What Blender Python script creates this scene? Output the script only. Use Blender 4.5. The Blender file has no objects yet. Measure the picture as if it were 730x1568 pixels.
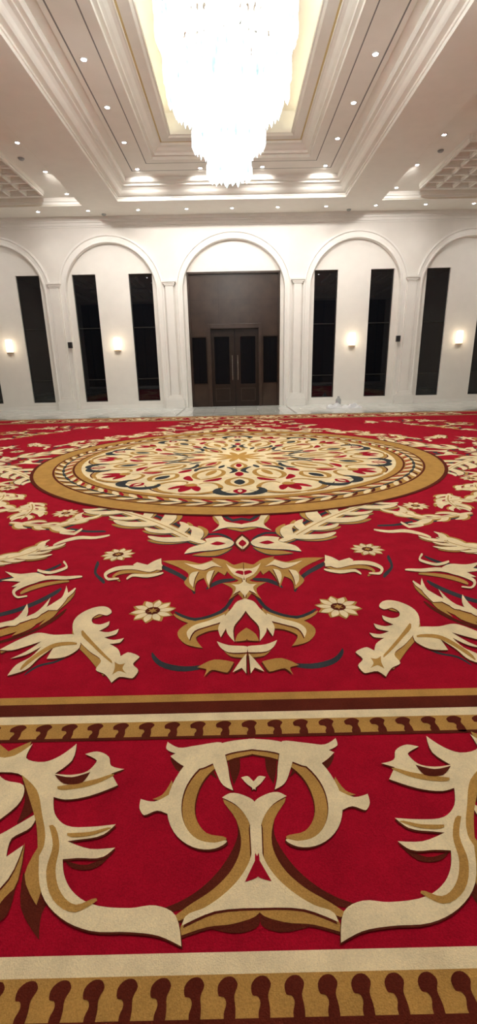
import bpy, math, random
from mathutils import Vector, Matrix
from mathutils.geometry import tessellate_polygon
random.seed(4)
sc=bpy.context.scene
# ---------------- camera (eye height 1.5 m, pitched 17.4 deg down) ----------------
cam=bpy.data.cameras.new('camera'); co=bpy.data.objects.new('camera',cam); sc.collection.objects.link(co)
co.matrix_world=Matrix(((0.999776,0.0209953,-0.002685,-0.04),(-0.008858,0.299815,-0.953956,0),(-0.0192236,0.953766,0.299934,1.5),(0,0,0,1)))
cam.sensor_fit='VERTICAL'; cam.sensor_height=36; cam.lens=16.07; cam.clip_start=0.05
sc.camera=co
try:
    sc.view_settings.view_transform='Standard'
except Exception as e: print(e)
# carpet cartoon sheet -> metres on the carpet plan (fixed planar map for the traced ornament)
def W(x,y):
    q=0.0192236*x+0.953766*y-544.816
    return (-0.04+1.5*(0.999776*x-0.0209953*y-346.578)/q, 1.5*(-0.008858*x-0.299815*y+906.057)/q)
# ---------------- materials ----------------
def mat(name,col,rough=0.5,metal=0,noise=0.0,nscale=20,emit=None,es=0,bump=0,bscale=200,sheen=0,spec=None,detail=3,bdist=0.004):
    m=bpy.data.materials.new(name); m.use_nodes=True
    nt=m.node_tree; b=nt.nodes['Principled BSDF']
    b.inputs['Base Color'].default_value=(*col,1); b.inputs['Roughness'].default_value=rough; b.inputs['Metallic'].default_value=metal
    if spec is not None: b.inputs['Specular IOR Level'].default_value=spec
    tc=nt.nodes.new('ShaderNodeTexCoord')
    if noise>0:
        n=nt.nodes.new('ShaderNodeTexNoise'); n.inputs['Scale'].default_value=nscale; n.inputs['Detail'].default_value=detail
        nt.links.new(tc.outputs['Object'],n.inputs['Vector'])
        r=nt.nodes.new('ShaderNodeValToRGB')
        r.color_ramp.elements[0].position=0.3; r.color_ramp.elements[1].position=0.7
        r.color_ramp.elements[0].color=(*[c*(1-noise) for c in col],1)
        r.color_ramp.elements[1].color=(*[min(1,c*(1+noise)) for c in col],1)
        nt.links.new(n.outputs['Fac'],r.inputs['Fac']); nt.links.new(r.outputs['Color'],b.inputs['Base Color'])
    if bump>0:
        n2=nt.nodes.new('ShaderNodeTexNoise'); n2.inputs['Scale'].default_value=bscale; n2.inputs['Detail'].default_value=2
        nt.links.new(tc.outputs['Object'],n2.inputs['Vector'])
        bp=nt.nodes.new('ShaderNodeBump'); bp.inputs['Strength'].default_value=bump; bp.inputs['Distance'].default_value=bdist
        nt.links.new(n2.outputs['Fac'],bp.inputs['Height']); nt.links.new(bp.outputs['Normal'],b.inputs['Normal'])
    if emit:
        b.inputs['Emission Color'].default_value=(*emit,1); b.inputs['Emission Strength'].default_value=es
        try: m.cycles.emission_sampling='NONE'
        except Exception: pass
    if sheen: b.inputs['Sheen Weight'].default_value=sheen
    return m
def wool(name,col,nz):
    m=mat(name,col,1,noise=nz,nscale=190,bump=0.6,bscale=260,spec=0.08,detail=4,bdist=0.004)
    nt=m.node_tree; b=nt.nodes['Principled BSDF']
    src=b.inputs['Base Color'].links[0].from_socket
    tc=[n for n in nt.nodes if n.type=='TEX_COORD'][0]
    n=nt.nodes.new('ShaderNodeTexNoise'); n.inputs['Scale'].default_value=7; n.inputs['Detail'].default_value=6; n.inputs['Roughness'].default_value=0.65
    nt.links.new(tc.outputs['Object'],n.inputs['Vector'])
    mr=nt.nodes.new('ShaderNodeMapRange'); mr.inputs['From Min'].default_value=0.3; mr.inputs['From Max'].default_value=0.7; mr.inputs['To Min'].default_value=0.85; mr.inputs['To Max'].default_value=1.13
    nt.links.new(n.outputs['Fac'],mr.inputs['Value'])
    vm=nt.nodes.new('ShaderNodeVectorMath'); vm.operation='SCALE'
    nt.links.new(src,vm.inputs[0]); nt.links.new(mr.outputs['Result'],vm.inputs['Scale']); nt.links.new(vm.outputs['Vector'],b.inputs['Base Color'])
    return m
CR=wool('wool_red',(0.34,0.004,0.018),0.18)
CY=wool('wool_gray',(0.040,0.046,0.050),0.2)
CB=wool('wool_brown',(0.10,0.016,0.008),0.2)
CG=wool('wool_gold',(0.45,0.25,0.065),0.16)
CC=wool('wool_cream',(0.82,0.68,0.42),0.08)
M_WALL=mat('wall_paint',(0.80,0.77,0.715),0.6,noise=0.02,nscale=3)
M_TRIM=mat('trim_plaster',(0.84,0.815,0.765),0.5,noise=0.02,nscale=3)
M_CEIL=mat('ceiling_plaster',(0.89,0.87,0.81),0.6,noise=0.02,nscale=3)
M_CGOLD=mat('ceiling_gold_line',(0.6,0.45,0.2),0.5,noise=0.05)
M_GROOVE=mat('ceiling_slot',(0.2,0.2,0.19),0.6,noise=0.05)
M_GLASS=mat('dark_glass',(0.003,0.004,0.006),0.0,noise=0.1,spec=0.7)
M_FRAME=mat('window_frame_dark',(0.02,0.019,0.018),0.4,noise=0.1)
M_BRONZE=mat('bronze_cladding',(0.040,0.024,0.017),0.3,0.0,noise=0.25,nscale=3,spec=0.45)
M_BRONZED=mat('bronze_dark',(0.018,0.010,0.007),0.35,0.0,noise=0.2,nscale=5,spec=0.3)
M_WOOD=mat('walnut_panelling',(0.12,0.07,0.042),0.45,noise=0.25,nscale=4)
M_STEEL=mat('steel',(0.6,0.58,0.55),0.25,1,noise=0.05)
M_BLACK=mat('black_plastic',(0.02,0.02,0.022),0.4,noise=0.1)
M_WHITEP=mat('white_plastic_film',(0.8,0.82,0.84),0.3,noise=0.05,bump=0.6,bscale=20)
M_GREYP=mat('grey_plastic',(0.35,0.37,0.38),0.4,noise=0.1)
M_DLIGHT=mat('downlight_lens',(1,1,1),0.5,emit=(1,0.97,0.95),es=60,noise=0.01)
M_DRING=mat('downlight_ring',(0.8,0.8,0.78),0.4,noise=0.02)
M_SCONCE=mat('sconce_glass',(1,0.9,0.75),0.4,emit=(1,0.86,0.68),es=3,noise=0.01)
M_BRASS=mat('brass',(0.75,0.5,0.2),0.25,1,noise=0.05)
M_INLAY=mat('inlay_marble_dark',(0.12,0.12,0.11),0.12,noise=0.3,nscale=8)
M_MARB=mat('marble_floor',(0.7,0.7,0.66),0.10)
nt=M_MARB.node_tree; b=nt.nodes['Principled BSDF']
tc=nt.nodes.new('ShaderNodeTexCoord'); br=nt.nodes.new('ShaderNodeTexBrick'); br.offset=0
br.inputs['Scale'].default_value=1.0; br.inputs['Brick Width'].default_value=0.8; br.inputs['Row Height'].default_value=0.8; br.inputs['Mortar Size'].default_value=0.005
br.inputs['Color1'].default_value=(0.86,0.88,0.84,1);br.inputs['Color2'].default_value=(0.80,0.83,0.79,1);br.inputs['Mortar'].default_value=(0.5,0.51,0.49,1)
nn=nt.nodes.new('ShaderNodeTexNoise'); nn.inputs['Scale'].default_value=2.5; nn.inputs['Detail'].default_value=8; nn.inputs['Distortion'].default_value=1.5
rr=nt.nodes.new('ShaderNodeValToRGB'); rr.color_ramp.elements[0].position=0.45; rr.color_ramp.elements[0].color=(0.86,0.88,0.87,1); rr.color_ramp.elements[1].position=0.55; rr.color_ramp.elements[1].color=(1,1,1,1)
mx=nt.nodes.new('ShaderNodeMixRGB'); mx.blend_type='MULTIPLY'; mx.inputs[0].default_value=1
nt.links.new(tc.outputs['Object'],br.inputs['Vector']); nt.links.new(tc.outputs['Object'],nn.inputs['Vector']); nt.links.new(nn.outputs['Fac'],rr.inputs['Fac'])
nt.links.new(br.outputs['Color'],mx.inputs[1]); nt.links.new(rr.outputs['Color'],mx.inputs[2]); nt.links.new(mx.outputs[0],b.inputs['Base Color'])
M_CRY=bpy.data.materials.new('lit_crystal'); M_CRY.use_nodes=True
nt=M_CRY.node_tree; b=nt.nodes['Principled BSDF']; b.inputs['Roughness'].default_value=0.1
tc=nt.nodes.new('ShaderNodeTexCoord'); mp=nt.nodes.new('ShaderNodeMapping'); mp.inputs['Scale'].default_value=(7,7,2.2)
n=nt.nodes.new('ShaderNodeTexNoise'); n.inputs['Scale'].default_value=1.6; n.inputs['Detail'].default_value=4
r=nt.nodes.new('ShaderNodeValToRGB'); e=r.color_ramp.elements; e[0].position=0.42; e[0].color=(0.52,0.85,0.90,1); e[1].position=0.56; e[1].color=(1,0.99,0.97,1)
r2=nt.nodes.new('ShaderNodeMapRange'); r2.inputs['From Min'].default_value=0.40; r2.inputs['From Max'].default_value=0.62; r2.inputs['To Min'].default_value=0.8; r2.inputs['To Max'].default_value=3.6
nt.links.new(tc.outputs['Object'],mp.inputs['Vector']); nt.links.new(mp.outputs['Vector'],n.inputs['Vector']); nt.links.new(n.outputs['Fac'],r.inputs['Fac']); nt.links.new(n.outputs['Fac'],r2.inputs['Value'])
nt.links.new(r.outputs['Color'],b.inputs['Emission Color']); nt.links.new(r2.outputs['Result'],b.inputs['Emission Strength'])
try: M_CRY.cycles.emission_sampling='NONE'
except Exception: pass

# ---------------- mesh builder ----------------
class MB:
    def __init__(s): s.v=[];s.f=[];s.m=[];s.mats=[]
    def mi(s,m):
        if m not in s.mats: s.mats.append(m)
        return s.mats.index(m)
    def face(s,pts,m):
        i=len(s.v); s.v+= [tuple(p) for p in pts]; s.f.append(tuple(range(i,i+len(pts)))); s.m.append(s.mi(m))
    def box(s,x0,x1,y0,y1,z0,z1,m):
        i=len(s.v)
        s.v+=[(x0,y0,z0),(x1,y0,z0),(x1,y1,z0),(x0,y1,z0),(x0,y0,z1),(x1,y0,z1),(x1,y1,z1),(x0,y1,z1)]
        for q in [(0,3,2,1),(4,5,6,7),(0,1,5,4),(1,2,6,5),(2,3,7,6),(3,0,4,7)]:
            s.f.append(tuple(i+k for k in q)); s.m.append(s.mi(m))
    def lathe(s,prof,c,m,n=24,a0=0,a1=2*math.pi):
        i=len(s.v); k=len(prof); full=abs(a1-a0-2*math.pi)<1e-6
        N=n if full else n+1
        for j in range(N):
            a=a0+(a1-a0)*j/n
            for (r,z) in prof: s.v.append((c[0]+r*math.cos(a),c[1]+r*math.sin(a),c[2]+z))
        for j in range(n):
            j2=(j+1)%N
            for t in range(k-1):
                s.f.append((i+j*k+t,i+j2*k+t,i+j2*k+t+1,i+j*k+t+1)); s.m.append(s.mi(m))
    def obj(s,name,parent=None,smooth=False,bevel=0):
        me=bpy.data.meshes.new(name); me.from_pydata(s.v,[],s.f)
        for m in s.mats: me.materials.append(m)
        me.polygons.foreach_set('material_index',s.m)
        if smooth: me.polygons.foreach_set('use_smooth',[True]*len(s.f))
        me.update()
        o=bpy.data.objects.new(name,me); sc.collection.objects.link(o)
        if parent: o.parent=parent
        if bevel:
            md=o.modifiers.new('bevel','BEVEL'); md.width=bevel; md.segments=2; md.limit_method='ANGLE'
        return o
def empty(name,loc=(0,0,0)):
    o=bpy.data.objects.new(name,None); sc.collection.objects.link(o); return o

# ---------------- carpet ----------------
YC=7.94; HXC=9.0; HYC=7.41; Z0=0.014; LZ=0.0009
R,Y_,B,G,C='R','Y','B','G','C'
def ctrl_stroke(pts):
    n=len(pts); L=[];Rr=[]
    for i,(x,y,w) in enumerate(pts):
        a=pts[max(0,i-1)]; c=pts[min(n-1,i+1)]
        tx,ty=c[0]-a[0],c[1]-a[1]; l=math.hypot(tx,ty) or 1
        nx,ny=-ty/l*w/2,tx/l*w/2
        L.append((x+nx,y+ny)); Rr.append((x-nx,y-ny))
    return L+Rr[::-1]
def smooth(pts,seg=5):
    n=len(pts); out=[]; T=[]
    for i in range(n):
        p0,p1,p2=pts[i-1],pts[i],pts[(i+1)%n]
        a=(p1[0]-p0[0],p1[1]-p0[1]); b_=(p2[0]-p1[0],p2[1]-p1[1])
        la=math.hypot(*a) or 1e-9; lb=math.hypot(*b_) or 1e-9
        d=(a[0]*b_[0]+a[1]*b_[1])/la/lb
        k=0 if d<0.05 else min(1,d+0.3)
        t=(a[0]/la+b_[0]/lb, a[1]/la+b_[1]/lb); lt=math.hypot(*t) or 1
        T.append((t[0]/lt*k,t[1]/lt*k))
    for i in range(n):
        p1,p2=pts[i],pts[(i+1)%n]; t1,t2=T[i],T[(i+1)%n]
        l=math.hypot(p2[0]-p1[0],p2[1]-p1[1])
        for s in range(seg):
            u=s/seg; u2=u*u;u3=u2*u
            h1=2*u3-3*u2+1;h2=u3-2*u2+u;h3=-2*u3+3*u2;h4=u3-u2
            out.append((h1*p1[0]+h2*t1[0]*l+h3*p2[0]+h4*t2[0]*l, h1*p1[1]+h2*t1[1]*l+h3*p2[1]+h4*t2[1]*l))
    return out
carpet=MB(); CNT=[0]
MATS={R:CR,Y_:CY,B:CB,G:CG,C:CC}
def emitpoly(col,layer,pts,seg=4):
    sp=smooth(pts,seg) if seg>1 else pts
    CNT[0]+=1
    z=Z0+LZ*layer+0.000014*(CNT[0]%23)
    v=[Vector((p[0],p[1],z)) for p in sp]
    tris=tessellate_polygon([v]); i=len(carpet.v)
    carpet.v+=[tuple(q) for q in v]; mi=carpet.mi(MATS[col])
    for t in tris:
        a,b_,c=[v[k] for k in t]
        cr=(b_-a).cross(c-a).z
        if abs(cr)<1e-12: continue
        carpet.f.append(tuple(i+k for k in (t if cr>0 else t[::-1]))); carpet.m.append(mi)
LAY={Y_:1,B:2,G:3,C:4,R:5}
def acanthus(spine,size,n,sides=(1,-1),stem=0.04,curl=0.5,gold=True,gray=False,open_=0.75,lw=0.33):
    P=[]
    m_=len(spine)
    for i in range(m_-1):
        p0=spine[max(0,i-1)];p1=spine[i];p2=spine[i+1];p3=spine[min(m_-1,i+2)]
        for s in range(8):
            u=s/8
            P.append(tuple(0.5*((2*p1[k])+(-p0[k]+p2[k])*u+(2*p0[k]-5*p1[k]+4*p2[k]-p3[k])*u*u+(-p0[k]+3*p1[k]-3*p2[k]+p3[k])*u**3) for k in (0,1)))
    P.append(spine[-1]); L=len(P); out=[]
    def at(u):
        q=u*(L-1); i=min(L-2,int(q)); f_=q-i
        x=P[i][0]*(1-f_)+P[i+1][0]*f_; y=P[i][1]*(1-f_)+P[i+1][1]*f_
        return x,y,math.atan2(P[i+1][1]-P[i][1],P[i+1][0]-P[i][0])
    st=[]
    for k in range(7):
        u=k/6; x,y,_=at(u); st.append((x,y,stem*(0.35+1.3*math.sin(math.pi*min(1,u*0.8+0.1)))*(1-0.8*u**3)))
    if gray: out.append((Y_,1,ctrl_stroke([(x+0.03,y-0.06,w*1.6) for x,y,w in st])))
    out.append((G,3,ctrl_stroke([(x+0.012,y-0.022,w*1.5) for x,y,w in st])))
    out.append((C,4,ctrl_stroke(st)))
    out.append((G,5,ctrl_stroke([(x,y,0.012) for x,y,w in st[1:-1]])))
    for s in sides:
        for k in range(n):
            u=0.10+0.88*k/n+(0.03 if s>0 else 0)
            x,y,a=at(min(1,u)); ll=size*(0.55+0.75*math.sin(math.pi*(0.15+0.75*u)))*(1.0 if k%2==0 else 0.72)
            a1=a+s*open_; a2=a1-s*curl*0.4; a3=a2-s*curl
            def walk(a_,b_,c_,sc_):
                q1=(x+ll*0.35*sc_*math.cos(a_),y+ll*0.35*sc_*math.sin(a_))
                q2=(q1[0]+ll*0.35*sc_*math.cos(b_),q1[1]+ll*0.35*sc_*math.sin(b_))
                q3=(q2[0]+ll*0.35*sc_*math.cos(c_),q2[1]+ll*0.35*sc_*math.sin(c_))
                return q1,q2,q3
            q1,q2,q3=walk(a1,a2,a3,1)
            out.append((C,4,ctrl_stroke([(x,y,ll*0.16),(q1[0],q1[1],ll*lw*0.8),(q2[0],q2[1],ll*lw*0.62),(q3[0],q3[1],ll*0.02)])))
            if gold:
                g1,g2,g3=walk(a1+s*0.26,a2+s*0.28,a3+s*0.2,0.95)
                out.append((G,3,ctrl_stroke([(x,y,ll*0.16),(g1[0],g1[1],ll*lw*0.8),(g2[0],g2[1],ll*lw*0.5),(g3[0],g3[1],ll*0.02)])))
    return out
class Grp:
    def __init__(s,dx=0): s.dx=dx; s.items=[]
    def P(s,col,pts,lay=None):
        s.items.append((col,LAY[col] if lay is None else lay,[W(x-s.dx,y) for x,y in pts]))
    def S(s,col,pts,lay=None):
        s.P(col,ctrl_stroke(pts),lay)
    def A(s,pts,size,n,**k):
        s.items+=acanthus([W(x-s.dx,y) for x,y in pts],size,n,**k)
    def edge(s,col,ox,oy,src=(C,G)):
        # flat dark offset copy under each motif: outline with edge shadow painted in
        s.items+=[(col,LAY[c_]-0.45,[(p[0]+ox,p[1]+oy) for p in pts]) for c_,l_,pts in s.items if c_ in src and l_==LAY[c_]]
BD=Grp(1)
BD.S(G,[(391,1152,10),(345,1164,14),(308,1190,20),(290,1228,22),(292,1262,20),(314,1288,15),(347,1291,5)])
BD.S(C,[(392,1143,14),(350,1150,18),(308,1168,20),(279,1202,20),(268,1240,22),(276,1275,20),(300,1297,14),(330,1301,9),(348,1294,2)])
BD.P(C,[(258,1141),(275,1150),(300,1147),(340,1142),(345,1160),(300,1184),(278,1176),(262,1163),(270,1159),(256,1152)])
BD.P(C,[(217,1229),(238,1233),(266,1220),(278,1240),(264,1253),(242,1247),(222,1254),(215,1243)])
BD.P(G,[(235,1229),(250,1222),(264,1200),(268,1220),(255,1230)])
BD.P(B,[(262,1166),(274,1186),(296,1184),(285,1172)])
BD.P(C,[(326,1165),(345,1158),(350,1180),(353,1200),(358,1216),(343,1208),(333,1190)])
BD.P(B,[(322,1170),(330,1190),(334,1198),(320,1185)])
BD.P(B,[(350,1166),(368,1164),(368,1185),(359,1207),(354,1190)])
BD.P(C,[(391,1203),(380,1194),(370,1196),(379,1206),(392,1215),(392,1203)])
BD.S(B,[(365,1250,4),(373,1285,16),(356,1330,22),(324,1366,20),(285,1390,14),(245,1400,2)])
BD.S(G,[(345,1228,6),(370,1258,16),(379,1300,18),(366,1340,20),(334,1374,18),(292,1400,14),(270,1413,8)])
BD.P(C,[(391,1234),(378,1225),(354,1220),(341,1227),(362,1238),(380,1260),(387,1285),(385,1318),(372,1345),(348,1372),(315,1396),(285,1410),(280,1424),(330,1402),(398,1397)])
BD.P(G,[(398,1394),(350,1396),(310,1404),(280,1420),(276,1440),(318,1426),(362,1420),(398,1404)])
BD.P(B,[(318,1427),(362,1421),(398,1404),(398,1422),(370,1435)])
BD.P(R,[(397,1312),(391,1325),(376,1357),(397,1348)])
BD.P(C,[(0,1168),(25,1162),(52,1144),(42,1166),(70,1172),(95,1162),(119,1144),(112,1170),(86,1190),(110,1192),(136,1186),(150,1170),(132,1160),(150,1156),(168,1164),(172,1178),(192,1183),(172,1190),(182,1208),(140,1224),(102,1230),(84,1226),(86,1252),(104,1270),(140,1272),(179,1268),(160,1284),(120,1292),(105,1294),(140,1306),(178,1304),(160,1318),(120,1320),(98,1322),(100,1345),(112,1370),(140,1390),(200,1397),(240,1393),(270,1408),(279,1456),(245,1440),(200,1434),(140,1432),(95,1412),(66,1375),(62,1310),(66,1250),(52,1212),(30,1190),(-10,1186)])
BD.S(G,[(150,1384,4),(118,1398,12),(90,1380,16),(80,1340,14),(88,1300,10),(80,1270,6)],5)
BD.S(G,[(176,1192,2),(150,1202,7),(115,1210,8),(90,1212,4)],5)
BD.S(G,[(172,1274,1),(140,1283,6),(105,1284,4)],5)
BD.P(G,[(35,1192),(58,1215),(66,1250),(70,1300),(60,1320),(58,1270),(48,1232)],5)
BD.P(G,[(5,1160),(50,1140),(40,1160),(15,1168)])
BD.P(B,[(86,1192),(112,1196),(140,1188),(128,1204),(100,1206)],5.5)
BD.P(B,[(100,1322),(135,1330),(177,1308),(150,1334),(115,1336)])
BD.P(B,[(36,1198),(55,1222),(52,1248),(28,1266),(40,1232)])
BD.P(C,[(-5,1186),(10,1200),(38,1208),(34,1232),(0,1262),(-45,1290),(-45,1230)])
BD.P(G,[(62,1300),(40,1345),(58,1392),(72,1350),(84,1352),(66,1320)])
BD.P(B,[(38,1340),(34,1395),(62,1445),(66,1405),(86,1368),(72,1352),(56,1392)])
BD.P(C,[(60,1250),(50,1272),(20,1290),(12,1318),(38,1300),(15,1352),(-40,1400),(-90,1420),(-60,1310),(-10,1290)])
BD.P(G,[(-20,1350),(25,1330),(40,1296),(20,1375),(-50,1420)],3)
BD.P(B,[(4,1388),(26,1366),(12,1410),(-10,1425)],5)
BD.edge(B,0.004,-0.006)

FD=Grp(2)
FD.P(G,[(378,925),(366,912),(352,922),(358,905),(342,896),(364,894),(378,882)])
FD.P(C,[(378,918),(369,908),(358,914),(363,903),(356,898),(368,898),(378,889)])
FD.P(G,[(352,938),(322,950),(290,958),(274,972),(286,990),(312,996),(302,980),(322,970),(352,966)])
FD.P(C,[(346,944),(322,954),(298,962),(288,972),(292,984),(300,970),(322,962),(344,954)])
FD.P(C,[(366,924),(356,936),(344,950),(336,966),(340,980),(348,966),(350,974),(361,987),(360,964),(372,948),(379,936),(379,920)])
FD.P(G,[(379,965),(366,975),(362,986),(379,984)])
FD.P(C,[(334,986),(352,992),(380,994),(380,1003),(352,1003),(340,996)])
FD.P(G,[(342,997),(352,1004),(380,1004),(380,1011),(355,1009)])
FD.P(G,[(304,1026),(330,1014),(360,1018),(350,1034),(326,1030),(314,1041),(318,1029)])
FD.P(C,[(379,1005),(370,1016),(358,1034),(372,1027),(379,1036)])
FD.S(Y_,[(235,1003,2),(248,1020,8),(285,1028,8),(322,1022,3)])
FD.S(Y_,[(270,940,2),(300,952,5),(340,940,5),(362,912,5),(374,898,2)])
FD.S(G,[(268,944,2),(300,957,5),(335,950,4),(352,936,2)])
FD.P(G,[(374,864),(360,868),(345,860),(326,857),(344,872),(360,888),(375,895)])
FD.P(C,[(374,874),(362,874),(348,866),(360,883),(375,890)])
FD.P(R,[(374,878),(366,877),(362,880),(374,884)])
FD.P(G,[(332,858),(310,866),(285,861),(250,862),(276,872),(291,883),(284,896),(300,909),(304,893),(314,888),(322,905),(328,888),(336,878),(346,884),(350,872)])
FD.P(C,[(326,862),(306,868),(284,865),(300,873),(314,876),(330,870),(342,872)])
FD.P(C,[(296,880),(306,878),(300,890),(298,903),(292,895)])
FD.P(C,[(322,878),(330,876),(326,886),(322,900),(318,888)])
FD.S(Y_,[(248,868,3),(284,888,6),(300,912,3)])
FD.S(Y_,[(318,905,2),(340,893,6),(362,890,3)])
FD.S(C,[(250,868,4),(232,876,6),(205,872,6),(180,874,6),(164,882,5),(168,890,4),(184,889,2)])
FD.P(C,[(249,858),(238,862),(228,868),(212,864),(206,868),(224,874),(250,876)])
FD.S(G,[(250,874,3),(230,881,4),(205,878,5),(186,880,5),(176,886,4),(186,893,2)])
FD.S(C,[(252,880,2),(228,885,5),(205,884,4),(196,890,2)])
FD.S(Y_,[(152,862,2),(148,880,4),(162,896,3)])
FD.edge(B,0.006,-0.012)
FD2=Grp(6)
FD2.P(B,[(377,819),(363,834),(377,848)])
FD2.P(C,[(377,823),(367,834),(377,844)])
FD2.P(R,[(377,829),(371,835),(377,840)])
FD2.P(C,[(364,833),(345,825),(320,828),(322,833),(296,842),(288,851),(312,847),(335,845),(358,840)])
FD2.P(G,[(362,841),(340,846),(316,849),(300,853),(335,854),(352,848)],3)
FD2.P(R,[(352,835),(338,832),(328,836),(340,838)])
FD2.S(Y_,[(316,822,2),(340,820,3),(362,830,2)])
FD2.P(C,[(330,790),(342,791),(352,801),(377,806),(377,811),(354,810),(330,817),(342,806)])
FD2.S(G,[(332,793,2),(350,809,3),(377,815,3)])
FD2.S(Y_,[(345,789,3),(362,799,4),(377,796,3)])
FD2.A([(318,834),(288,823),(255,806),(218,793),(182,782),(156,778)],0.40,6,gray=True,stem=0.07,lw=0.36,open_=0.85)
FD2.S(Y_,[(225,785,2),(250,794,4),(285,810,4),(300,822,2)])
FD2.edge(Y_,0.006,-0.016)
FP=Grp(2)
FP.S(G,[(160,944,3),(124,952,12),(120,978,15),(146,1008,17),(164,1036,10)])
FP.P(C,[(173,942),(168,934),(158,932),(140,936),(119,949),(114,970),(124,986),(140,1002),(157,1016),(149,1030),(163,1037),(173,1050),(185,1041),(205,1043),(214,1031),(206,1021),(216,1010),(198,1003),(187,1009),(183,998),(170,990),(186,988),(192,981),(176,984),(162,980),(180,975),(184,967),(168,972),(154,970),(168,962),(170,955),(156,960),(145,958),(144,950),(154,944),(166,946)])
FP.S(G,[(128,970,3),(146,992,5),(164,1010,4),(174,1020,1)],5)
FP.P(G,[(178,1018),(186,1022),(194,1020),(190,1028),(196,1036),(184,1032),(174,1038),(178,1028)],5)
FP.P(C,[(118,976),(85,976),(60,973),(35,982),(2,999),(20,1000),(42,994),(66,986),(42,1002),(18,1013),(42,1007),(66,994),(50,1010),(28,1022),(14,1039),(42,1030),(62,1012),(84,996),(74,1013),(102,1010),(124,996)])
FP.S(G,[(120,990,3),(88,992,6),(62,1006,6),(34,1030,2)],5)
FP.S(G,[(60,978,2),(30,990,5),(4,1003,3)])
FP.S(Y_,[(128,992,2),(90,1016,3),(60,1024,3),(40,1038,1)])
FP.S(G,[(-50,988,9),(0,974,10),(50,958,9),(90,935,7),(117,908,2)])
FP.S(C,[(-50,976,6),(0,962,7),(46,950,6),(84,930,5),(118,904,2)])
FP.P(C,[(40,952),(62,938),(80,918),(72,936),(58,950)]);FP.P(C,[(8,962),(30,948),(44,928),(44,946),(26,962)]);FP.P(C,[(74,938),(96,920),(104,900),(106,918),(90,938)])
FP.P(G,[(64,952),(50,966),(20,978),(44,960)]);FP.P(G,[(96,932),(84,948),(62,962),(80,944)])
FP.S(Y_,[(-40,952,4),(20,940,6),(62,924,6),(96,904,3)],1)
FP.S(B,[(-40,996,3),(20,982,4),(65,964,4),(104,936,2)])
FP.S(C,[(128,886,2),(104,888,5),(74,888,6),(46,896,6),(24,908,5),(30,918,3),(44,916,2)])
FP.P(C,[(74,888),(58,880),(34,882),(10,878),(24,888),(4,892),(34,894),(20,902),(50,898)])
FP.S(G,[(108,893,2),(76,897,5),(50,904,6),(34,912,3)])
FP.A([(-24,862),(16,858),(48,850),(76,838)],0.22,5,stem=0.045,gray=True,lw=0.38)
FP.S(Y_,[(96,866,2),(70,878,4),(30,886,4),(-10,894,4)])
FP.S(C,[(100,862,2),(104,872,4),(80,880,4),(60,876,3)])
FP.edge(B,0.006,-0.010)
FQ=Grp(4)
FQ.S(C,[(172,822,2),(150,826,4),(125,826,5),(100,832,4),(86,838,2)])
FQ.A([(20,802),(56,806),(92,808),(120,800),(132,794)],0.24,5,stem=0.045,gray=True,lw=0.38)
FQ.S(C,[(130,812,2),(118,820,4),(96,818,3)])
FQ.S(Y_,[(166,816,2),(140,816,3),(112,812,3)])
FQ.A([(75,786),(45,782),(10,782),(-30,788)],0.22,4,stem=0.04,lw=0.38)
FQ.A([(40,766),(10,762),(-30,762)],0.24,4,stem=0.04,lw=0.38)
fl=[(W(234,939),0.14),(W(181,852),0.135),(W(101,788),0.14)]
def flower_items(cx,cy,r,n=10):
    it=[]
    for k in range(n):
        a=2*math.pi*k/n+0.15
        def q(rr,da): return (cx+rr*r*math.cos(a+da),cy+rr*r*math.sin(a+da))
        it.append((G,3,[q(0.3,-0.3),q(0.75,-0.36),q(1.08,0.06),q(0.75,0.36),q(0.3,0.3)]))
        it.append((C,4,[q(0.32,-0.2),q(0.7,-0.28),q(1.0,0.0),q(0.7,0.2),q(0.32,0.16)]))
    it.append((B,5,[(cx+0.34*r*math.cos(t*math.pi/6),cy+0.34*r*math.sin(t*math.pi/6)) for t in range(12)]))
    it.append((G,6,[(cx+(0.26 if t%2 else 0.12)*r*math.cos(t*math.pi/6),cy+(0.26 if t%2 else 0.12)*r*math.sin(t*math.pi/6)) for t in range(12)]))
    return it
tile=BD.items
field=[]
for g_ in (FD,FD2,FP,FQ): field+=g_.items
for (c_,r_) in fl: field+=flower_items(c_[0],c_[1],r_)
def place(items,fn,seg=4):
    for col,lay,pts in items:
        emitpoly(col,lay,[fn(p) for p in pts],seg)
mir=lambda f:(lambda p:f((-p[0],p[1])))
for k in range(-3,4):
    f=lambda p,k=k:(p[0]+2*k,p[1])
    f2=lambda p,k=k:(p[0]+2*k,2*YC-p[1])
    s=4 if abs(k)<=1 else 2
    place(tile,f,s);place(tile,mir(f),s)
    place(tile,f2,2);place(tile,mir(f2),2)
    if abs(k)<=2:
        for sg in (-1,1):
            g=lambda p,k=k,sg=sg:(sg*(HXC-(p[1]-(YC-HYC))),YC+p[0]+2*k)
            place(tile,g,2);place(tile,mir(g),2)
idf=lambda p:p
place(field,idf,4);place(field,mir(idf),4)
f=lambda p:(p[0],2*YC-p[1]); place(field,f,2);place(field,mir(f),2)
for sg in (-1,1):
    f=lambda p,sg=sg:(sg*(YC-p[1]+0.0),YC+p[0]); place(field,f,2);place(field,mir(f),2)
    for a in (35,-35):
        ca,sa=math.cos(math.radians(a)),math.sin(math.radians(a))
        f=lambda p,sg=sg,ca=ca,sa=sa:(sg*((YC+1.6-p[1])*ca-p[0]*sa)*0.98,YC+((YC+1.6-p[1])*sa+p[0]*ca)*0.98)
        sub=[it for it in FD.items+FP.items]
        place(sub,f,2);place(sub,mir(f),2)
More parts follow.
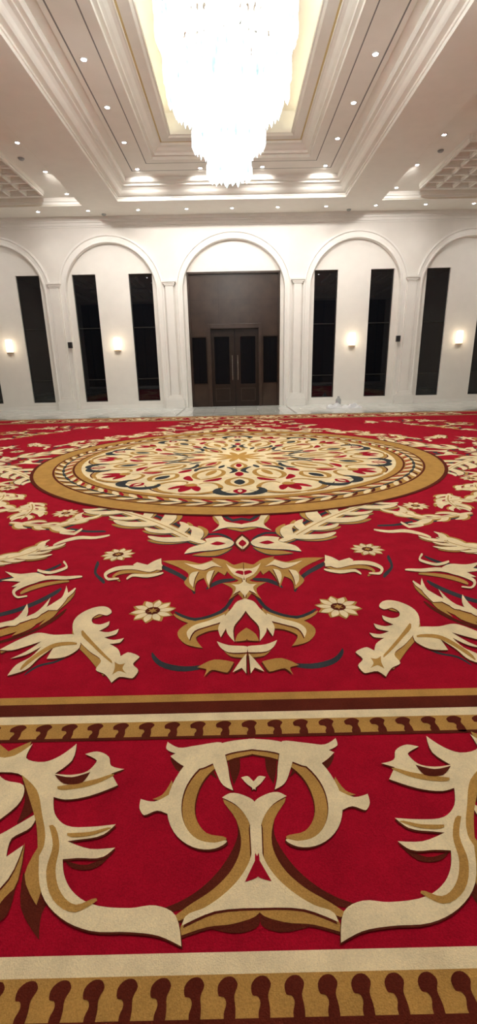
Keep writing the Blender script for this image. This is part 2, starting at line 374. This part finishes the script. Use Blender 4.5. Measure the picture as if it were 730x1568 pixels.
def frame(e0,e1,col,lay):
    z=Z0+LZ*lay
    ax,ay=HXC-e0,HYC-e0; bx,by=HXC-e1,HYC-e1
    o=[(-ax,YC-ay,z),(ax,YC-ay,z),(ax,YC+ay,z),(-ax,YC+ay,z)]
    i=[(-bx,YC-by,z),(bx,YC-by,z),(bx,YC+by,z),(-bx,YC+by,z)]
    for k in range(4):
        carpet.face([o[k],o[(k+1)%4],i[(k+1)%4],i[k]],MATS[col])
frame(0,0.05,G,1);frame(0.05,0.10,B,1);frame(0.10,0.235,G,1);frame(0.235,0.282,C,1)
frame(1.03,1.125,G,1);frame(1.125,1.173,C,1);frame(1.173,1.25,B,1);frame(1.25,1.30,G,1)
frame(1.022,1.038,B,2); frame(0.125,0.15,B,2)
def hooks(e0,e1,sp,seg):
    h=e1-e0
    shp=[(-0.16,0.0),(0.16,0.0),(0.2,0.3),(0.16,0.55),(0.28,0.78),(0.12,0.93),(-0.2,0.92),(-0.42,0.75),(-0.38,0.55),(-0.2,0.52),(-0.12,0.4),(-0.2,0.2)]
    n=int((HXC-e0-0.1)/sp)
    for k in range(-n,n+1):
        for s_ in (0,1):
            pts=[(k*sp+u*sp*0.85,YC+(-1 if s_==0 else 1)*(HYC-e0-v*h)) for u,v in shp]
            emitpoly(B,2,pts,3 if (abs(k*sp)<2.5 and s_==0) else 1)
    n=int((HYC-e0-0.1)/sp)
    for k in range(-n,n+1):
        for s_ in (-1,1):
            emitpoly(B,2,[(s_*(HXC-e0-v*h),YC+k*sp+u*sp*0.85) for u,v in shp],1)
hooks(0.14,0.235,0.084,3); hooks(1.03,1.125,0.112,3)
# medallion
MS=1.02
def disc(r0,r1,col,lay,n=160):
    z=Z0+LZ*lay; r0*=MS; r1*=MS
    for k in range(n):
        a,b_=2*math.pi*k/n,2*math.pi*(k+1)/n
        p=lambda r,t:(r*math.cos(t),YC+r*math.sin(t),z)
        if r0<=0: carpet.face([p(r1,a),p(r1,b_),(0,YC,z)],MATS[col])
        else: carpet.face([p(r0,a),p(r1,a),p(r1,b_),p(r0,b_)],MATS[col])
disc(3.25,3.30,B,8);disc(2.99,3.25,G,8);disc(2.96,2.99,B,8);disc(2.70,2.96,G,8);disc(2.67,2.70,B,8);disc(2.57,2.67,G,8);disc(0,2.57,C,8)
disc(2.81,2.85,Y_,9)
def polar(col,lay,pts,n,mirror=True,off=0,seg=3,wk=1.2):
    cp=ctrl_stroke([(MS*r*math.cos(math.radians(a)),MS*r*math.sin(math.radians(a)),w*wk) for r,a,w in pts])
    for k in range(n):
        t=2*math.pi*(k+off)/n; ct,st=math.cos(t),math.sin(t)
        for sg in ((1,-1) if mirror else (1,)):
            emitpoly(col,lay,[(x*ct-y*sg*st,YC+x*st+y*sg*ct) for x,y in cp],seg)
NL=60
polar(C,10,[(2.715,0,0.01),(2.76,1.8,0.06),(2.82,4.2,0.008)],NL,False)
polar(R,10,[(2.71,2.4,0.008),(2.75,3.9,0.04),(2.81,5.6,0.006)],NL,False)
polar(C,10,[(2.95,0,0.01),(2.90,1.8,0.06),(2.845,4.2,0.008)],NL,False)
polar(B,10,[(2.95,2.4,0.008),(2.91,3.9,0.035),(2.85,5.6,0.006)],NL,False)
N1=10
polar(G,9,[(2.50,0,0.02),(2.47,5,0.05),(2.36,9.5,0.06),(2.2,11.5,0.06),(2.02,10.5,0.05),(1.9,7,0.045),(1.92,3.5,0.03),(2.0,2.5,0.02)],N1)
polar(Y_,10,[(2.46,18,0.03),(2.46,14.5,0.10),(2.36,11.5,0.12),(2.22,10.8,0.06),(2.15,12,0.02)],N1)
polar(B,9,[(2.53,1,0.01),(2.50,6,0.02),(2.40,11,0.02),(2.3,15,0.01)],N1)
polar(R,10,[(2.08,0,0.02),(2.22,0,0.14),(2.42,0,0.02)],N1,False)
polar(R,10,[(2.08,0.6,0.02),(2.18,3.0,0.10),(2.34,5.0,0.02)],N1)
polar(G,11,[(1.98,0,0.02),(2.06,0,0.16),(2.11,0,0.12),(2.14,0,0.02)],N1,False)
polar(R,10,[(2.2,18,0.02),(2.30,18,0.15),(2.44,18,0.02)],N1,False)
polar(C,11,[(2.24,18,0.01),(2.30,18,0.05),(2.38,18,0.01)],N1,False)
polar(G,9,[(2.08,18,0.03),(1.95,14,0.07),(1.72,13,0.06),(1.55,18,0.03)],N1)
polar(Y_,10,[(1.98,18,0.02),(1.85,18,0.13),(1.7,18,0.02)],N1,False)
polar(R,10,[(1.6,9,0.02),(1.72,7,0.10),(1.84,2.5,0.02)],N1)
polar(G,9,[(1.75,0,0.02),(1.62,5,0.06),(1.4,8,0.06),(1.15,6,0.05),(1.05,0,0.03)],N1)
polar(R,10,[(1.22,18,0.02),(1.34,18,0.11),(1.5,18,0.02)],N1,False)
polar(Y_,10,[(1.3,12,0.02),(1.15,15,0.07),(0.98,12,0.06),(0.88,6,0.02)],N1)
polar(G,10,[(1.12,0,0.02),(1.3,0,0.10),(1.5,0,0.02)],N1,False)
polar(G,9,[(1.05,18,0.02),(0.8,10,0.05),(0.5,18,0.04)],N1)
polar(R,10,[(0.6,18,0.01),(0.72,18,0.08),(0.88,18,0.02)],N1,False)
polar(Y_,10,[(0.75,0,0.01),(0.86,0,0.07),(0.98,0,0.01)],N1,False)
polar(G,10,[(0.0,0,0.02),(0.25,0,0.1),(0.45,0,0.02)],N1,False)
carpet.box(-HXC,HXC,YC-HYC,YC+HYC,0.001,Z0,CR)
carpet.obj('carpet')

# ---------------- floor ----------------
RX=13.0; Y0=-3.52; Y1=19.4; ZC=6.87
fl_=MB(); fl_.box(-RX,RX,Y0,Y1,-0.1,0,M_MARB)
for (a,b_,c,d) in [(-RX,RX,18.75,18.81),(-RX,RX,15.7,15.76),(-2.08,-2.0,15.76,18.75),(2.0,2.08,15.76,18.75),(-9.7,-9.6,0,15.7),(9.6,9.7,0,15.7)]:
    fl_.box(a,b_,c,d,-0.01,0.0008,M_INLAY)
fl_.obj('floor')

# ---------------- far wall ----------------
def wall_holes(mb,x0,x1,z0,z1,holes,y0,y1,m):
    xs=sorted(set([x0,x1]+[h[0] for h in holes]+[h[1] for h in holes])); zs=sorted(set([z0,z1]+[h[2] for h in holes]+[h[3] for h in holes]))
    for i in range(len(xs)-1):
        for j in range(len(zs)-1):
            cx=(xs[i]+xs[i+1])/2; cz=(zs[j]+zs[j+1])/2
            if any(h[0]<cx<h[1] and h[2]<cz<h[3] for h in holes): continue
            mb.box(xs[i],xs[i+1],y0,y1,zs[j],zs[j+1],m)
wins=[]
for s in (-1,1):
    for (a,b_) in [(3.11,4.01),(5.27,6.17),(7.42,8.32),(9.57,10.47)]:
        wins.append((min(s*a,s*b_),max(s*a,s*b_),0.29,5.02))
DH=(-1.79,1.79,0,5.03)
w=MB(); wall_holes(w,-RX,RX,0,ZC+0.5,wins+[DH],Y1,Y1+0.3,M_WALL)
SP=0.14; bays=[(0,2.2),(-4.67,1.98),(4.67,1.98),(-8.95,1.98),(8.95,1.98)]
ZS=4.35
def rise(h): return 2.0 if h>2 else 1.95
yf=Y1-SP
ed=sorted([(c-h,c+h) for c,h in bays])
xs=[-RX]+[v for e_ in ed for v in e_]+[RX]
for i in range(0,len(xs),2):
    w.box(xs[i],xs[i+1],yf,Y1,0,ZC,M_WALL)
for c,h in bays:
    n=40; RISE=rise(h)
    for k in range(n):
        a,b_=math.pi*k/n,math.pi*(k+1)/n
        x1_,z1_=c-h*math.cos(a),ZS+RISE*math.sin(a); x2_,z2_=c-h*math.cos(b_),ZS+RISE*math.sin(b_)
        w.face([(x1_,yf,z1_),(x2_,yf,z2_),(x2_,yf,ZC),(x1_,yf,ZC)],M_WALL)
        w.face([(x1_,yf,z1_),(x1_,Y1,z1_),(x2_,Y1,z2_),(x2_,yf,z2_)],M_WALL)
w.obj('wall_north')
for bi,(c,h) in enumerate(bays):
    t=MB(); RISE=rise(h)
    prof=[(-0.03,yf-0.001),(-0.03,yf-0.05),(0.03,yf-0.07),(0.05,yf-0.03),(0.17,yf-0.03),(0.19,yf-0.05),(0.24,yf-0.05),(0.26,yf+0.02),(0.26,Y1-0.001)]
    n=48
    def sec(px,pz,nx,nz): return [(px-nx*o,yy,pz-nz*o) for o,yy in prof]
    secs=[sec(c-h,0,-1,0)]
    for k in range(n+1):
        a=math.pi*k/n
        nx,nz=-math.cos(a)/h,math.sin(a)/RISE; l=math.hypot(nx,nz); nx/=l;nz/=l
        secs.append(sec(c-h*math.cos(a),ZS+RISE*math.sin(a),nx,nz))
    secs.append(sec(c+h,0,1,0))
    for i in range(len(secs)-1):
        for j in range(len(prof)-1):
            t.face([secs[i][j],secs[i+1][j],secs[i+1][j+1],secs[i][j+1]],M_TRIM)
    t.obj('trim_%d'%(bi+1))
piers=[2.45,-2.45,6.81,-6.81,11.15,-11.15]
for pi,x in enumerate(piers):
    t=MB(); hw=0.15
    t.box(x-hw,x+hw,yf-0.09,yf,0.4,4.55,M_TRIM)
    for (dz,ww,dd) in [(4.55,0.19,0.11),(4.60,0.22,0.13),(4.66,0.26,0.16)]:
        t.box(x-ww,x+ww,yf-dd,yf,dz,dz+0.07,M_TRIM)
    for (z0,z1,ww,dd) in [(0,0.32,0.38,0.22),(0.32,0.37,0.34,0.19),(0.37,0.42,0.30,0.16),(0.42,0.5,0.24,0.13)]:
        t.box(x-ww,x+ww,yf-dd,yf,z0,z1,M_TRIM)
    t.obj('trim_%d'%(pi+6),bevel=0.006)
t=MB()
for (z0,z1,d) in [(6.55,6.60,0.02),(6.60,6.70,0.05),(6.70,6.76,0.09),(6.76,6.87,0.14)]:
    t.box(-RX,RX,yf-d,yf,z0,z1,M_TRIM)
t.obj('trim_12')
t=MB()
for i,(a,b_) in enumerate([(-10.7,-7.2),(-6.4,-2.9),(2.9,6.4),(7.2,10.7)]):
    t.box(a,b_,Y1-0.03,Y1,0,0.14,M_TRIM)
t.obj('baseboard_north')
for i,(a,b_,z0,z1) in enumerate(wins):
    t=MB(); y=Y1+0.08
    t.box(a,b_,y+0.02,y+0.03,z0,z1,M_GLASS)
    for (p,q,r_,s_) in [(a,a+0.035,z0,z1),(b_-0.035,b_,z0,z1),(a,b_,z0,z0+0.035),(a,b_,z1-0.035,z1),(a,b_,3.1,3.13),(a,b_,1.15,1.18)]:
        t.box(p,q,y,y+0.02,r_,s_,M_FRAME)
    t.obj('window_%d'%(i+1))
d=empty('door_1')
t=MB()
yd=Y1+0.06
cells=[(-1.0,1.0,0,3.1),(-1.72,-1.12,0.9,2.72),(1.12,1.72,0.9,2.72)]
wall_holes(t,-1.79,1.79,0,5.03,cells,yd,yd+0.06,M_BRONZE)
for x in (-1.79,1.73): t.box(x,x+0.06,Y1-0.03,yd,0,5.03,M_BRONZE)
t.box(-1.73,1.73,Y1-0.03,yd,4.96,5.03,M_BRONZE)
for x in (-0.6,0.6): t.box(x-0.004,x+0.004,yd-0.003,yd,3.17,4.96,M_BRONZED)
t.box(-1.73,1.73,yd-0.003,yd,4.05,4.058,M_BRONZED)
t.obj('cladding',d)
t=MB()
for x0,x1 in [(-1.07,-0.95),(0.95,1.07)]: t.box(x0,x1,yd-0.14,yd,0,3.17,M_BRONZE)
t.box(-0.95,0.95,yd-0.14,yd,3.0,3.17,M_BRONZE)
t.obj('portal_frame',d,bevel=0.006)
for s in (-1,1):
    t=MB(); y=yd-0.03
    f_=lambda a,b_:(min(s*a,s*b_),max(s*a,s*b_))
    x0,x1=f_(0.008,0.95)
    gx0,gx1=f_(0.22,0.82)
    wall_holes(t,x0,x1,0.01,3.0,[(gx0,gx1,0.89,2.71)],y,y+0.05,M_BRONZED)
    t.box(gx0,gx1,y+0.02,y+0.03,0.89,2.71,M_GLASS)
    ex0,ex1=gx0,gx1
    t.box(ex0,ex1,y-0.012,y,0.2,0.23,M_BRONZE);t.box(ex0,ex1,y-0.012,y,0.7,0.73,M_BRONZE)
    t.box(ex0,ex0+0.03,y-0.012,y,0.2,0.73,M_BRONZE);t.box(ex1-0.03,ex1,y-0.012,y,0.2,0.73,M_BRONZE)
    t.obj('leaf_%d'%(1 if s<0 else 2),d)
    t=MB(); hx=s*0.11
    t.lathe([(0,1.05),(0.018,1.05),(0.018,2.0),(0,2.0)],(hx,y-0.06,0),M_STEEL,12)
    for z in (1.15,1.9): t.box(hx-0.01,hx+0.01,y-0.06,y,z-0.01,z+0.01,M_STEEL)
    t.obj('pull_handle_%d'%(1 if s<0 else 2),d)
    t=MB(); a,b_=f_(1.12,1.72)
    t.box(a,b_,yd+0.02,yd+0.03,0.9,2.72,M_GLASS)
    for (p,q,r_,z_) in [(a,a+0.03,0.9,2.72),(b_-0.03,b_,0.9,2.72),(a,b_,0.9,0.93),(a,b_,2.69,2.72)]:
        t.box(p,q,yd-0.01,yd+0.02,r_,z_,M_BRONZED)
    t.obj('sidelight_%d'%(1 if s<0 else 2),d)
t=MB();t.box(-RX-0.3,-RX,Y0-0.3,Y1+0.3,0,ZC+0.5,M_WALL);t.obj('wall_west')
t=MB();t.box(RX,RX+0.3,Y0-0.3,Y1+0.3,0,ZC+0.5,M_WALL);t.obj('wall_east')
t=MB();t.box(-RX,RX,Y0-0.3,Y0,0,ZC+0.5,M_WOOD)
for k in range(-8,9): t.box(k*1.55-0.04,k*1.55+0.04,Y0,Y0+0.03,0.16,ZC,M_BRONZE)
t.obj('wall_south')
for nm,bx in (('west',(-RX,-RX+0.03,Y0,Y1-0.2)),('east',(RX-0.03,RX,Y0,Y1-0.2)),('south',(-RX+0.03,RX-0.03,Y0,Y0+0.03))):
    t=MB();t.box(*bx,0,0.16,M_TRIM);t.obj('baseboard_'+nm)
# ---------------- ceiling ----------------
c=MB()
TX,TY=3.8,9.7
SX0,SX1,SY=5.1,11.6,10.05
def hrect(x0,x1,y0,y1,z,m): c.face([(x0,y0,z),(x0,y1,z),(x1,y1,z),(x1,y0,z)],m)
hrect(-RX,RX,YC+SY,Y1,ZC,M_CEIL);hrect(-RX,RX,Y0,YC-SY,ZC,M_CEIL)
hrect(-SX0,SX0,YC+TY,YC+SY,ZC,M_CEIL);hrect(-SX0,SX0,YC-SY,YC-TY,ZC,M_CEIL)
for s in (-1,1):
    a,b_=sorted((s*TX,s*SX0)); hrect(a,b_,YC-TY,YC+TY,ZC,M_CEIL)
    a,b_=sorted((s*SX1,s*RX)); hrect(a,b_,YC-SY,YC+SY,ZC,M_CEIL)
def sweep(cx,prof):
    for i in range(len(prof)-1):
        (ax,ay,az,m_),(bx,by,bz,_)=prof[i],prof[i+1]
        A=[(cx-ax,YC-ay,az),(cx+ax,YC-ay,az),(cx+ax,YC+ay,az),(cx-ax,YC+ay,az)]
        Bq=[(cx-bx,YC-by,bz),(cx+bx,YC-by,bz),(cx+bx,YC+by,bz),(cx-bx,YC+by,bz)]
        for k in range(4): c.face([A[k],A[(k+1)%4],Bq[(k+1)%4],Bq[k]],m_)
    ax,ay,az,m_=prof[-1]
    c.face([(cx-ax,YC-ay,az),(cx-ax,YC+ay,az),(cx+ax,YC+ay,az),(cx+ax,YC-ay,az)],m_)
m=M_CEIL;g=M_CGOLD
def dd(hx): return hx+5.37+ (0.53 if hx>3.7 else 0.53*max(0,(hx-3.1))/0.6)
prof=[(3.8,6.87,m),(3.8,6.95,m),(3.77,6.95,m),(3.77,7.0,m),(3.66,7.0,m),(3.62,7.03,m),(3.58,7.08,m),(3.52,7.12,m),(3.45,7.13,m),(3.45,7.17,m),(3.36,7.17,m),(3.33,7.21,m),(3.33,7.28,m),(3.14,7.28,m),(3.12,7.25,m),(3.02,7.25,M_GROOVE),(2.99,7.25,m),
 (2.5,7.25,M_GROOVE),(2.475,7.25,m),(2.26,7.25,m),(2.26,7.33,m),(2.18,7.33,m),(2.18,7.39,m),(2.12,7.42,m),(2.06,7.47,m),(2.0,7.49,m),(1.97,7.49,m),(1.97,7.55,g),(1.93,7.55,m),(1.72,7.55,m),(1.68,7.6,m),(1.65,7.6,m),(1.65,7.68,m),(1.8,7.68,m),(1.8,8.15,m)]
sweep(0,[(hx,dd(hx),z,mm) for hx,z,mm in prof])
cxs=(SX0+SX1)/2; hxs=(SX1-SX0)/2
for s in (-1,1):
    pr=[(0,6.87,m),(0,6.9,g),(-0.03,6.9,m),(-0.03,6.98,m),(-0.08,6.98,m),(-0.08,7.1,m)]
    sweep(s*cxs,[(hxs+o,SY+o,z,mm) for o,z,mm in pr])
    for (y0,y1) in [(14.0,17.3),(9.0,12.3),(4.0,7.3),(-1.0,2.3)]:
        xa,xb=6.15,10.35; nx,ny=8,6
        for lvl,(wv,z) in enumerate([(0.12,7.0),(0.06,6.95)]):
            for k in range(nx+1):
                x=s*(xa+(xb-xa)*k/nx); c.box(x-wv/2,x+wv/2,y0,y1,z,7.1 if lvl==0 else 7.0,M_CEIL)
            for k in range(ny+1):
                y=y0+(y1-y0)*k/ny; a,b_=sorted((s*xa,s*xb)); c.box(a,b_,y-wv/2,y+wv/2,z,7.1 if lvl==0 else 7.0,M_CEIL)
c.obj('ceiling')
# ---------------- downlights ----------------
dl=empty('recessed_downlights')
pos=[]
for k in range(10):
    for s in (-1,1): pos.append((s*2.82,16.17-1.7*k,7.25,k==0))
for x in (-0.93,0.93): pos.append((x,16.17,7.25,True))
for x in (-8.5,-6.8,-5.05,-3.3,-1.6,0,1.6,3.3,5.05,6.8,8.5): pos.append((x,18.5,ZC,None))
for k in range(11):
    for s in (-1,1): pos.append((s*5.45,17.6-1.8*k,7.1,k==1))
for s in (-1,1):
    for k in range(3): pos.append((s*11.0,16.0-5*k,7.1,k==0))
t=MB()
for (x,y,z,_) in pos:
    t.lathe([(0.08,0),(0.08,-0.008),(0.055,-0.012),(0.05,-0.004)],(x,y,z),M_DRING,16)
    t.lathe([(0.05,-0.004),(0.0,-0.006)],(x,y,z),M_DLIGHT,16)
t.obj('fixtures',dl)
for i,(x,y,z,wash) in enumerate(pos):
    if wash is None: en,sz,tilt=28,110,0
    elif wash: en,sz,tilt=350,105,52
    else: en,sz,tilt=80,120,0
    L=bpy.data.lights.new('downlight','SPOT'); L.energy=en; L.spot_size=math.radians(sz); L.spot_blend=1.0; L.shadow_soft_size=0.06; L.color=(1,0.955,0.90)
    o=bpy.data.objects.new('downlight_lamp_%d'%i,L); o.location=(x,y,z-0.04); o.rotation_euler=(math.radians(tilt),0,0); sc.collection.objects.link(o); o.parent=dl
for i,(x,y,z) in enumerate([(-5.75,14.9,7.1),(5.75,14.9,7.1),(-4.6,18.9,ZC),(4.2,18.9,ZC)]):
    t=MB(); t.lathe([(0.08,0),(0.08,-0.02),(0.055,-0.045),(0,-0.05)],(x,y,z),M_GREYP,20)
    t.obj('smoke_detector' if i==0 else 'smoke_detector.%03d'%i)
# ---------------- sconces ----------------
for i,x in enumerate([-8.95,-4.67,4.67,8.95]):
    e_=empty('wall_sconce' if i==0 else 'wall_sconce.%03d'%i)
    t=MB(); t.box(x-0.1,x+0.1,Y1-0.02,Y1-0.001,2.3,2.7,M_BRASS)
    t.lathe([(0.0,2.25),(0.12,2.25),(0.135,2.28),(0.0,2.28)],(x,Y1-0.02,0),M_BRASS,16,math.pi,2*math.pi); t.obj('bracket',e_)
    t=MB(); t.lathe([(0,2.282),(0.12,2.282),(0.13,2.5),(0.12,2.74),(0.0,2.74)],(x,Y1-0.02,0),M_SCONCE,16,math.pi,2*math.pi); t.obj('glass_shade',e_,smooth=True)
    L=bpy.data.lights.new('sconce','POINT'); L.energy=6; L.color=(1,0.78,0.52); L.shadow_soft_size=0.1
    o=bpy.data.objects.new('bulb',L); o.location=(x,Y1-0.35,2.5); sc.collection.objects.link(o); o.parent=e_
for i,x in enumerate([-6.45,6.42]):
    t=MB(); yb=yf-0.03
    t.box(x-0.08,x+0.08,yb-0.15,yb-0.05,2.38,2.6,M_BLACK); t.box(x-0.02,x+0.02,yb-0.05,yb+0.02,2.45,2.52,M_BLACK)
    t.obj('wall_speaker' if i==0 else 'wall_speaker.001',bevel=0.01)
# ---------------- chandelier ----------------
ch=empty('crystal_chandelier'); CHX=-0.05
t=MB()
def crystal(x,y,z0,z1,r,ang):
    n=4; i=len(t.v); zz=[z1,z1-(z1-z0)*0.18,z0+(z1-z0)*0.25,z0]; x+=CHX
    t.v.append((x,y,zz[0]))
    for q in (1,2):
        for k in range(n):
            a=ang+2*math.pi*k/n; t.v.append((x+r*math.cos(a),y+r*math.sin(a),zz[q]))
    t.v.append((x,y,zz[3])); mi=t.mi(M_CRY)
    for k in range(n):
        k2=(k+1)%n
        for fc in [(i,i+1+k2,i+1+k),(i+1+k,i+1+k2,i+5+k2,i+5+k),(i+9,i+5+k,i+5+k2)]:
            t.f.append(fc); t.m.append(mi)
tiers=[(0.98,6.3,7.5,58),(0.95,5.75,6.5,56),(0.87,5.3,5.95,52),(0.76,4.97,5.5,46),(0.51,4.52,5.1,32),(0.31,4.17,4.8,22),(0.16,4.15,4.6,10)]
for (rad,zb,zt,n) in tiers:
    for lay in (0,1):
        rr_=rad-0.07*lay
        for k in range(n):
            a=2*math.pi*(k+0.5*lay)/n
            nseg=max(2,int((zt-zb)/0.2)); jz=random.uniform(-0.02,0.02)
            for s in range(nseg):
                za=zb+jz+(zt-zb)*s/nseg; zbn=zb+jz+(zt-zb)*(s+1)/nseg
                crystal(rr_*math.cos(a),YC+rr_*math.sin(a),za,zbn-0.01,0.028,a)
for k in range(520):
    a=random.uniform(0,2*math.pi); r_=0.85*math.sqrt(random.random())
    zb=(5.0 if r_>0.5 else 4.55 if r_>0.3 else 4.2)+random.uniform(0,0.12)
    crystal(r_*math.cos(a),YC+r_*math.sin(a),zb,zb+0.3,0.03,a)
t.obj('crystal_strands',ch)
t=MB()
for (rad,zb,zt,n) in tiers:
    t.lathe([(rad-0.1,zt),(rad+0.02,zt),(rad+0.02,zt+0.03),(rad-0.1,zt+0.03),(rad-0.1,zt)],(CHX,YC,0),M_STEEL,48)
    for k in range(4):
        a=k*math.pi/2+0.3; x,y=CHX+(rad-0.06)*math.cos(a),YC+(rad-0.06)*math.sin(a)
        t.lathe([(0.008,zt),(0.008,8.1)],(x,y,0),M_STEEL,6)
t.lathe([(0,8.15),(0.9,8.15),(0.9,8.08),(0,8.08)],(CHX,YC,0),M_STEEL,40)
t.lathe([(0.04,4.6),(0.04,8.1)],(CHX,YC,0),M_STEEL,12)
t.obj('frame',ch,smooth=False)
for i,(z,e_) in enumerate([(7.0,150),(6.1,700),(5.4,1600),(4.6,1300)]):
    L=bpy.data.lights.new('chandelier','POINT'); L.energy=e_; L.shadow_soft_size=0.15; L.color=(1,0.97,0.91)
    o=bpy.data.objects.new('lamp_%d'%i,L); o.location=(CHX,YC,z); sc.collection.objects.link(o); o.parent=ch
cv=empty('cove_lighting')
for s in (-1,1):
    L=bpy.data.lights.new('cove','AREA'); L.shape='RECTANGLE'; L.size=0.06; L.size_y=14; L.energy=26; L.color=(1,0.88,0.58)
    o=bpy.data.objects.new('led_strip_%d'%(1 if s<0 else 2),L); o.location=(s*1.74,YC,7.72); o.rotation_euler=(math.pi,0,0); sc.collection.objects.link(o); o.parent=cv
# ---------------- plastic sheet + bottle ----------------
t=MB(); nx,ny=28,14
def zf(u,v):
    return max(0.0,math.sin(math.pi*u)**0.6*math.sin(math.pi*v)**0.6*(0.10+0.10*math.sin(7*u+2*v)+0.06*math.sin(17*u-9*v)+0.05*math.sin(23*v+5*u)))+0.003
for j in range(ny+1):
    for i in range(nx+1):
        u,v=i/nx,j/ny
        t.v.append((3.45+1.25*u+0.05*math.sin(9*v),17.35+0.5*v+0.06*math.sin(8*u),zf(u,v)))
for j in range(ny):
    for i in range(nx):
        a=j*(nx+1)+i; t.f.append((a,a+1,a+nx+2,a+nx+1)); t.m.append(t.mi(M_WHITEP))
t.obj('plastic_sheet',smooth=True)
t=MB(); t.lathe([(0,0),(0.09,0),(0.10,0.03),(0.10,0.27),(0.05,0.34),(0.04,0.36),(0.04,0.40),(0,0.40)],(3.95,18.1,0.0),M_GREYP,20); t.obj('water_bottle',smooth=True)
wd=bpy.data.worlds.new('world'); sc.world=wd; wd.use_nodes=True
wd.node_tree.nodes['Background'].inputs[0].default_value=(0.02,0.025,0.04,1); wd.node_tree.nodes['Background'].inputs[1].default_value=0.3
